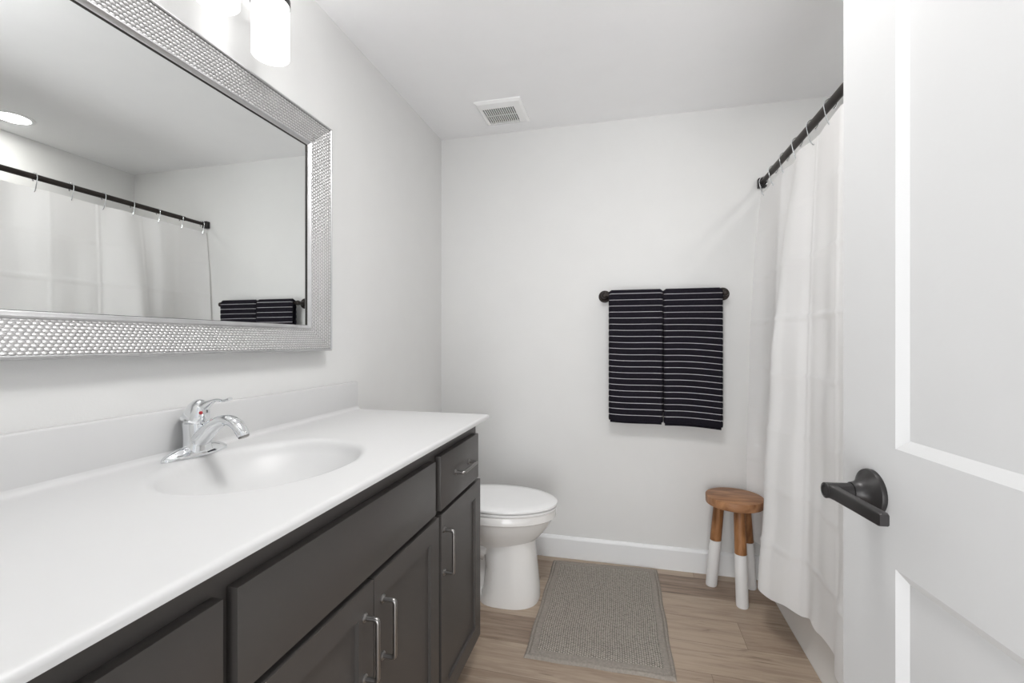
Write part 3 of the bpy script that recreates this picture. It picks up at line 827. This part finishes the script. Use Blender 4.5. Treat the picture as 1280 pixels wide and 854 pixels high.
def hook_mesh():
    bm = B(); pts = catmull(hp_, 4); sweep(bm, pts, .0023, 10, up=Vector((0, 1, 0)))
    for p in (pts[0], pts[-1]):
        bmesh.ops.create_uvsphere(bm, u_segments=12, v_segments=8, radius=.0042, matrix=Matrix.Translation(p))
    return bm
hk0 = None
for k, y in enumerate(hook_y):
    if k == 0:
        hk = obj('curtain_hook', hook_mesh(), M['chrome'], None, base=(RX, 0, RZ)); hk0 = hk
    else:
        hk = hk0.copy(); COL.objects.link(hk)
    hk.location = (RX, y, RZ)
    tag(hk, ('chrome curtain hook on the black rod, closest to the back wall' if k == 0 else 'chrome curtain hook, %s from the back wall along the black rod' % words[k]), 'curtain hook', 'curtain hooks')

TOPZ, HEMZ = 1.975, .205
top = [(1.757, 2.558), (1.757, 2.47), (1.757, 2.33), (1.757, 2.2), (1.757, 2.11), (1.757, 2.04), (1.757, 1.97), (1.757, 1.91), (1.757, 1.85), (1.757, 1.78), (1.757, 1.67), (1.757, 1.60), (1.757, 1.52), (1.757, 1.33), (1.757, 1.09)]
bot = [(1.68, 2.55), (1.742, 2.47), (1.748, 2.32), (1.66, 2.16), (1.60, 2.05), (1.639, 1.99), (1.678, 1.923), (1.722, 1.888), (1.722, 1.835), (1.733, 1.778), (1.7285, 1.66), (1.708, 1.61), (1.701, 1.547), (1.733, 1.35), (1.74, 1.09)]
NS = 10
tc_ = catmull([(a, b, 0) for a, b in top], NS); bc_ = catmull([(a, b, 0) for a, b in bot], NS)
wfold = [(0, 1.0), (.205, .98), (.45, .86), (.62, .79), (.81, .70), (1.17, .56), (1.55, .33), (1.85, .10), (1.975, 0)]
wend = [(0, 1.0), (.6, .92), (1.33, .69), (1.7, .42), (1.94, .12), (1.975, 0)]
zs = []
NZ = 150
bm = B(); uvl = None
zc = [.406+.227*k for k in range(7)]
rows = []
n = len(tc_)
for r in range(NZ+1):
    z = lerp(HEMZ, TOPZ, r/NZ); row = []
    # horizontal packing creases
    cre = sum(math.exp(-((z-c)/.0065)**2) for c in zc)
    cell = math.floor((z-.406)/.227)
    for i in range(n):
        u = i/NS
        wf, we = interp(wfold, z), interp(wend, z)
        k = sstep((u-2)/1.2)
        w = lerp(we, wf, k)
        p = tc_[i].lerp(bc_[i], w)
        yy = p.y
        gentle = .010*math.sin(yy*2*PI/.305+1.0)*(z-HEMZ)/(TOPZ-HEMZ)*(1 if z < 1.9 else 1)
        gentle += .004*math.sin(yy*31+z*2.3)
        # vertical creases and slightly dished cells
        vc_ = math.exp(-(((yy+.06) % .23-.115)/.006)**2)
        cu = ((yy+.06+.115) % .23)/.23; cv = ((z-.406) % .227)/.227
        dish = .004*math.sin(PI*cu)*math.sin(PI*cv)*(1 if (cell+int((yy+.175)/.23)) % 2 else -1)
        damp = 1 if u > 2.6 else .4
        x = p.x+(gentle+dish)*damp-.0045*cre-.003*vc_
        zz = z + (.006*math.sin(i*.35) if r == 0 else 0)
        row.append(bm.verts.new((min(x, 1.7565 if z < .45 else 9), yy, zz)))
    rows.append(row)
for a, b in zip(rows, rows[1:]):
    for i in range(n-1): bm.faces.new((a[i], a[i+1], b[i+1], b[i]))
cu = obj('shower_curtain', bm, M['curtain'], None, base=(1.7, 1.8, HEMZ), angle=180)
tag(cu, 'white creased shower curtain hanging from the black rod outside the tub', 'shower curtain')
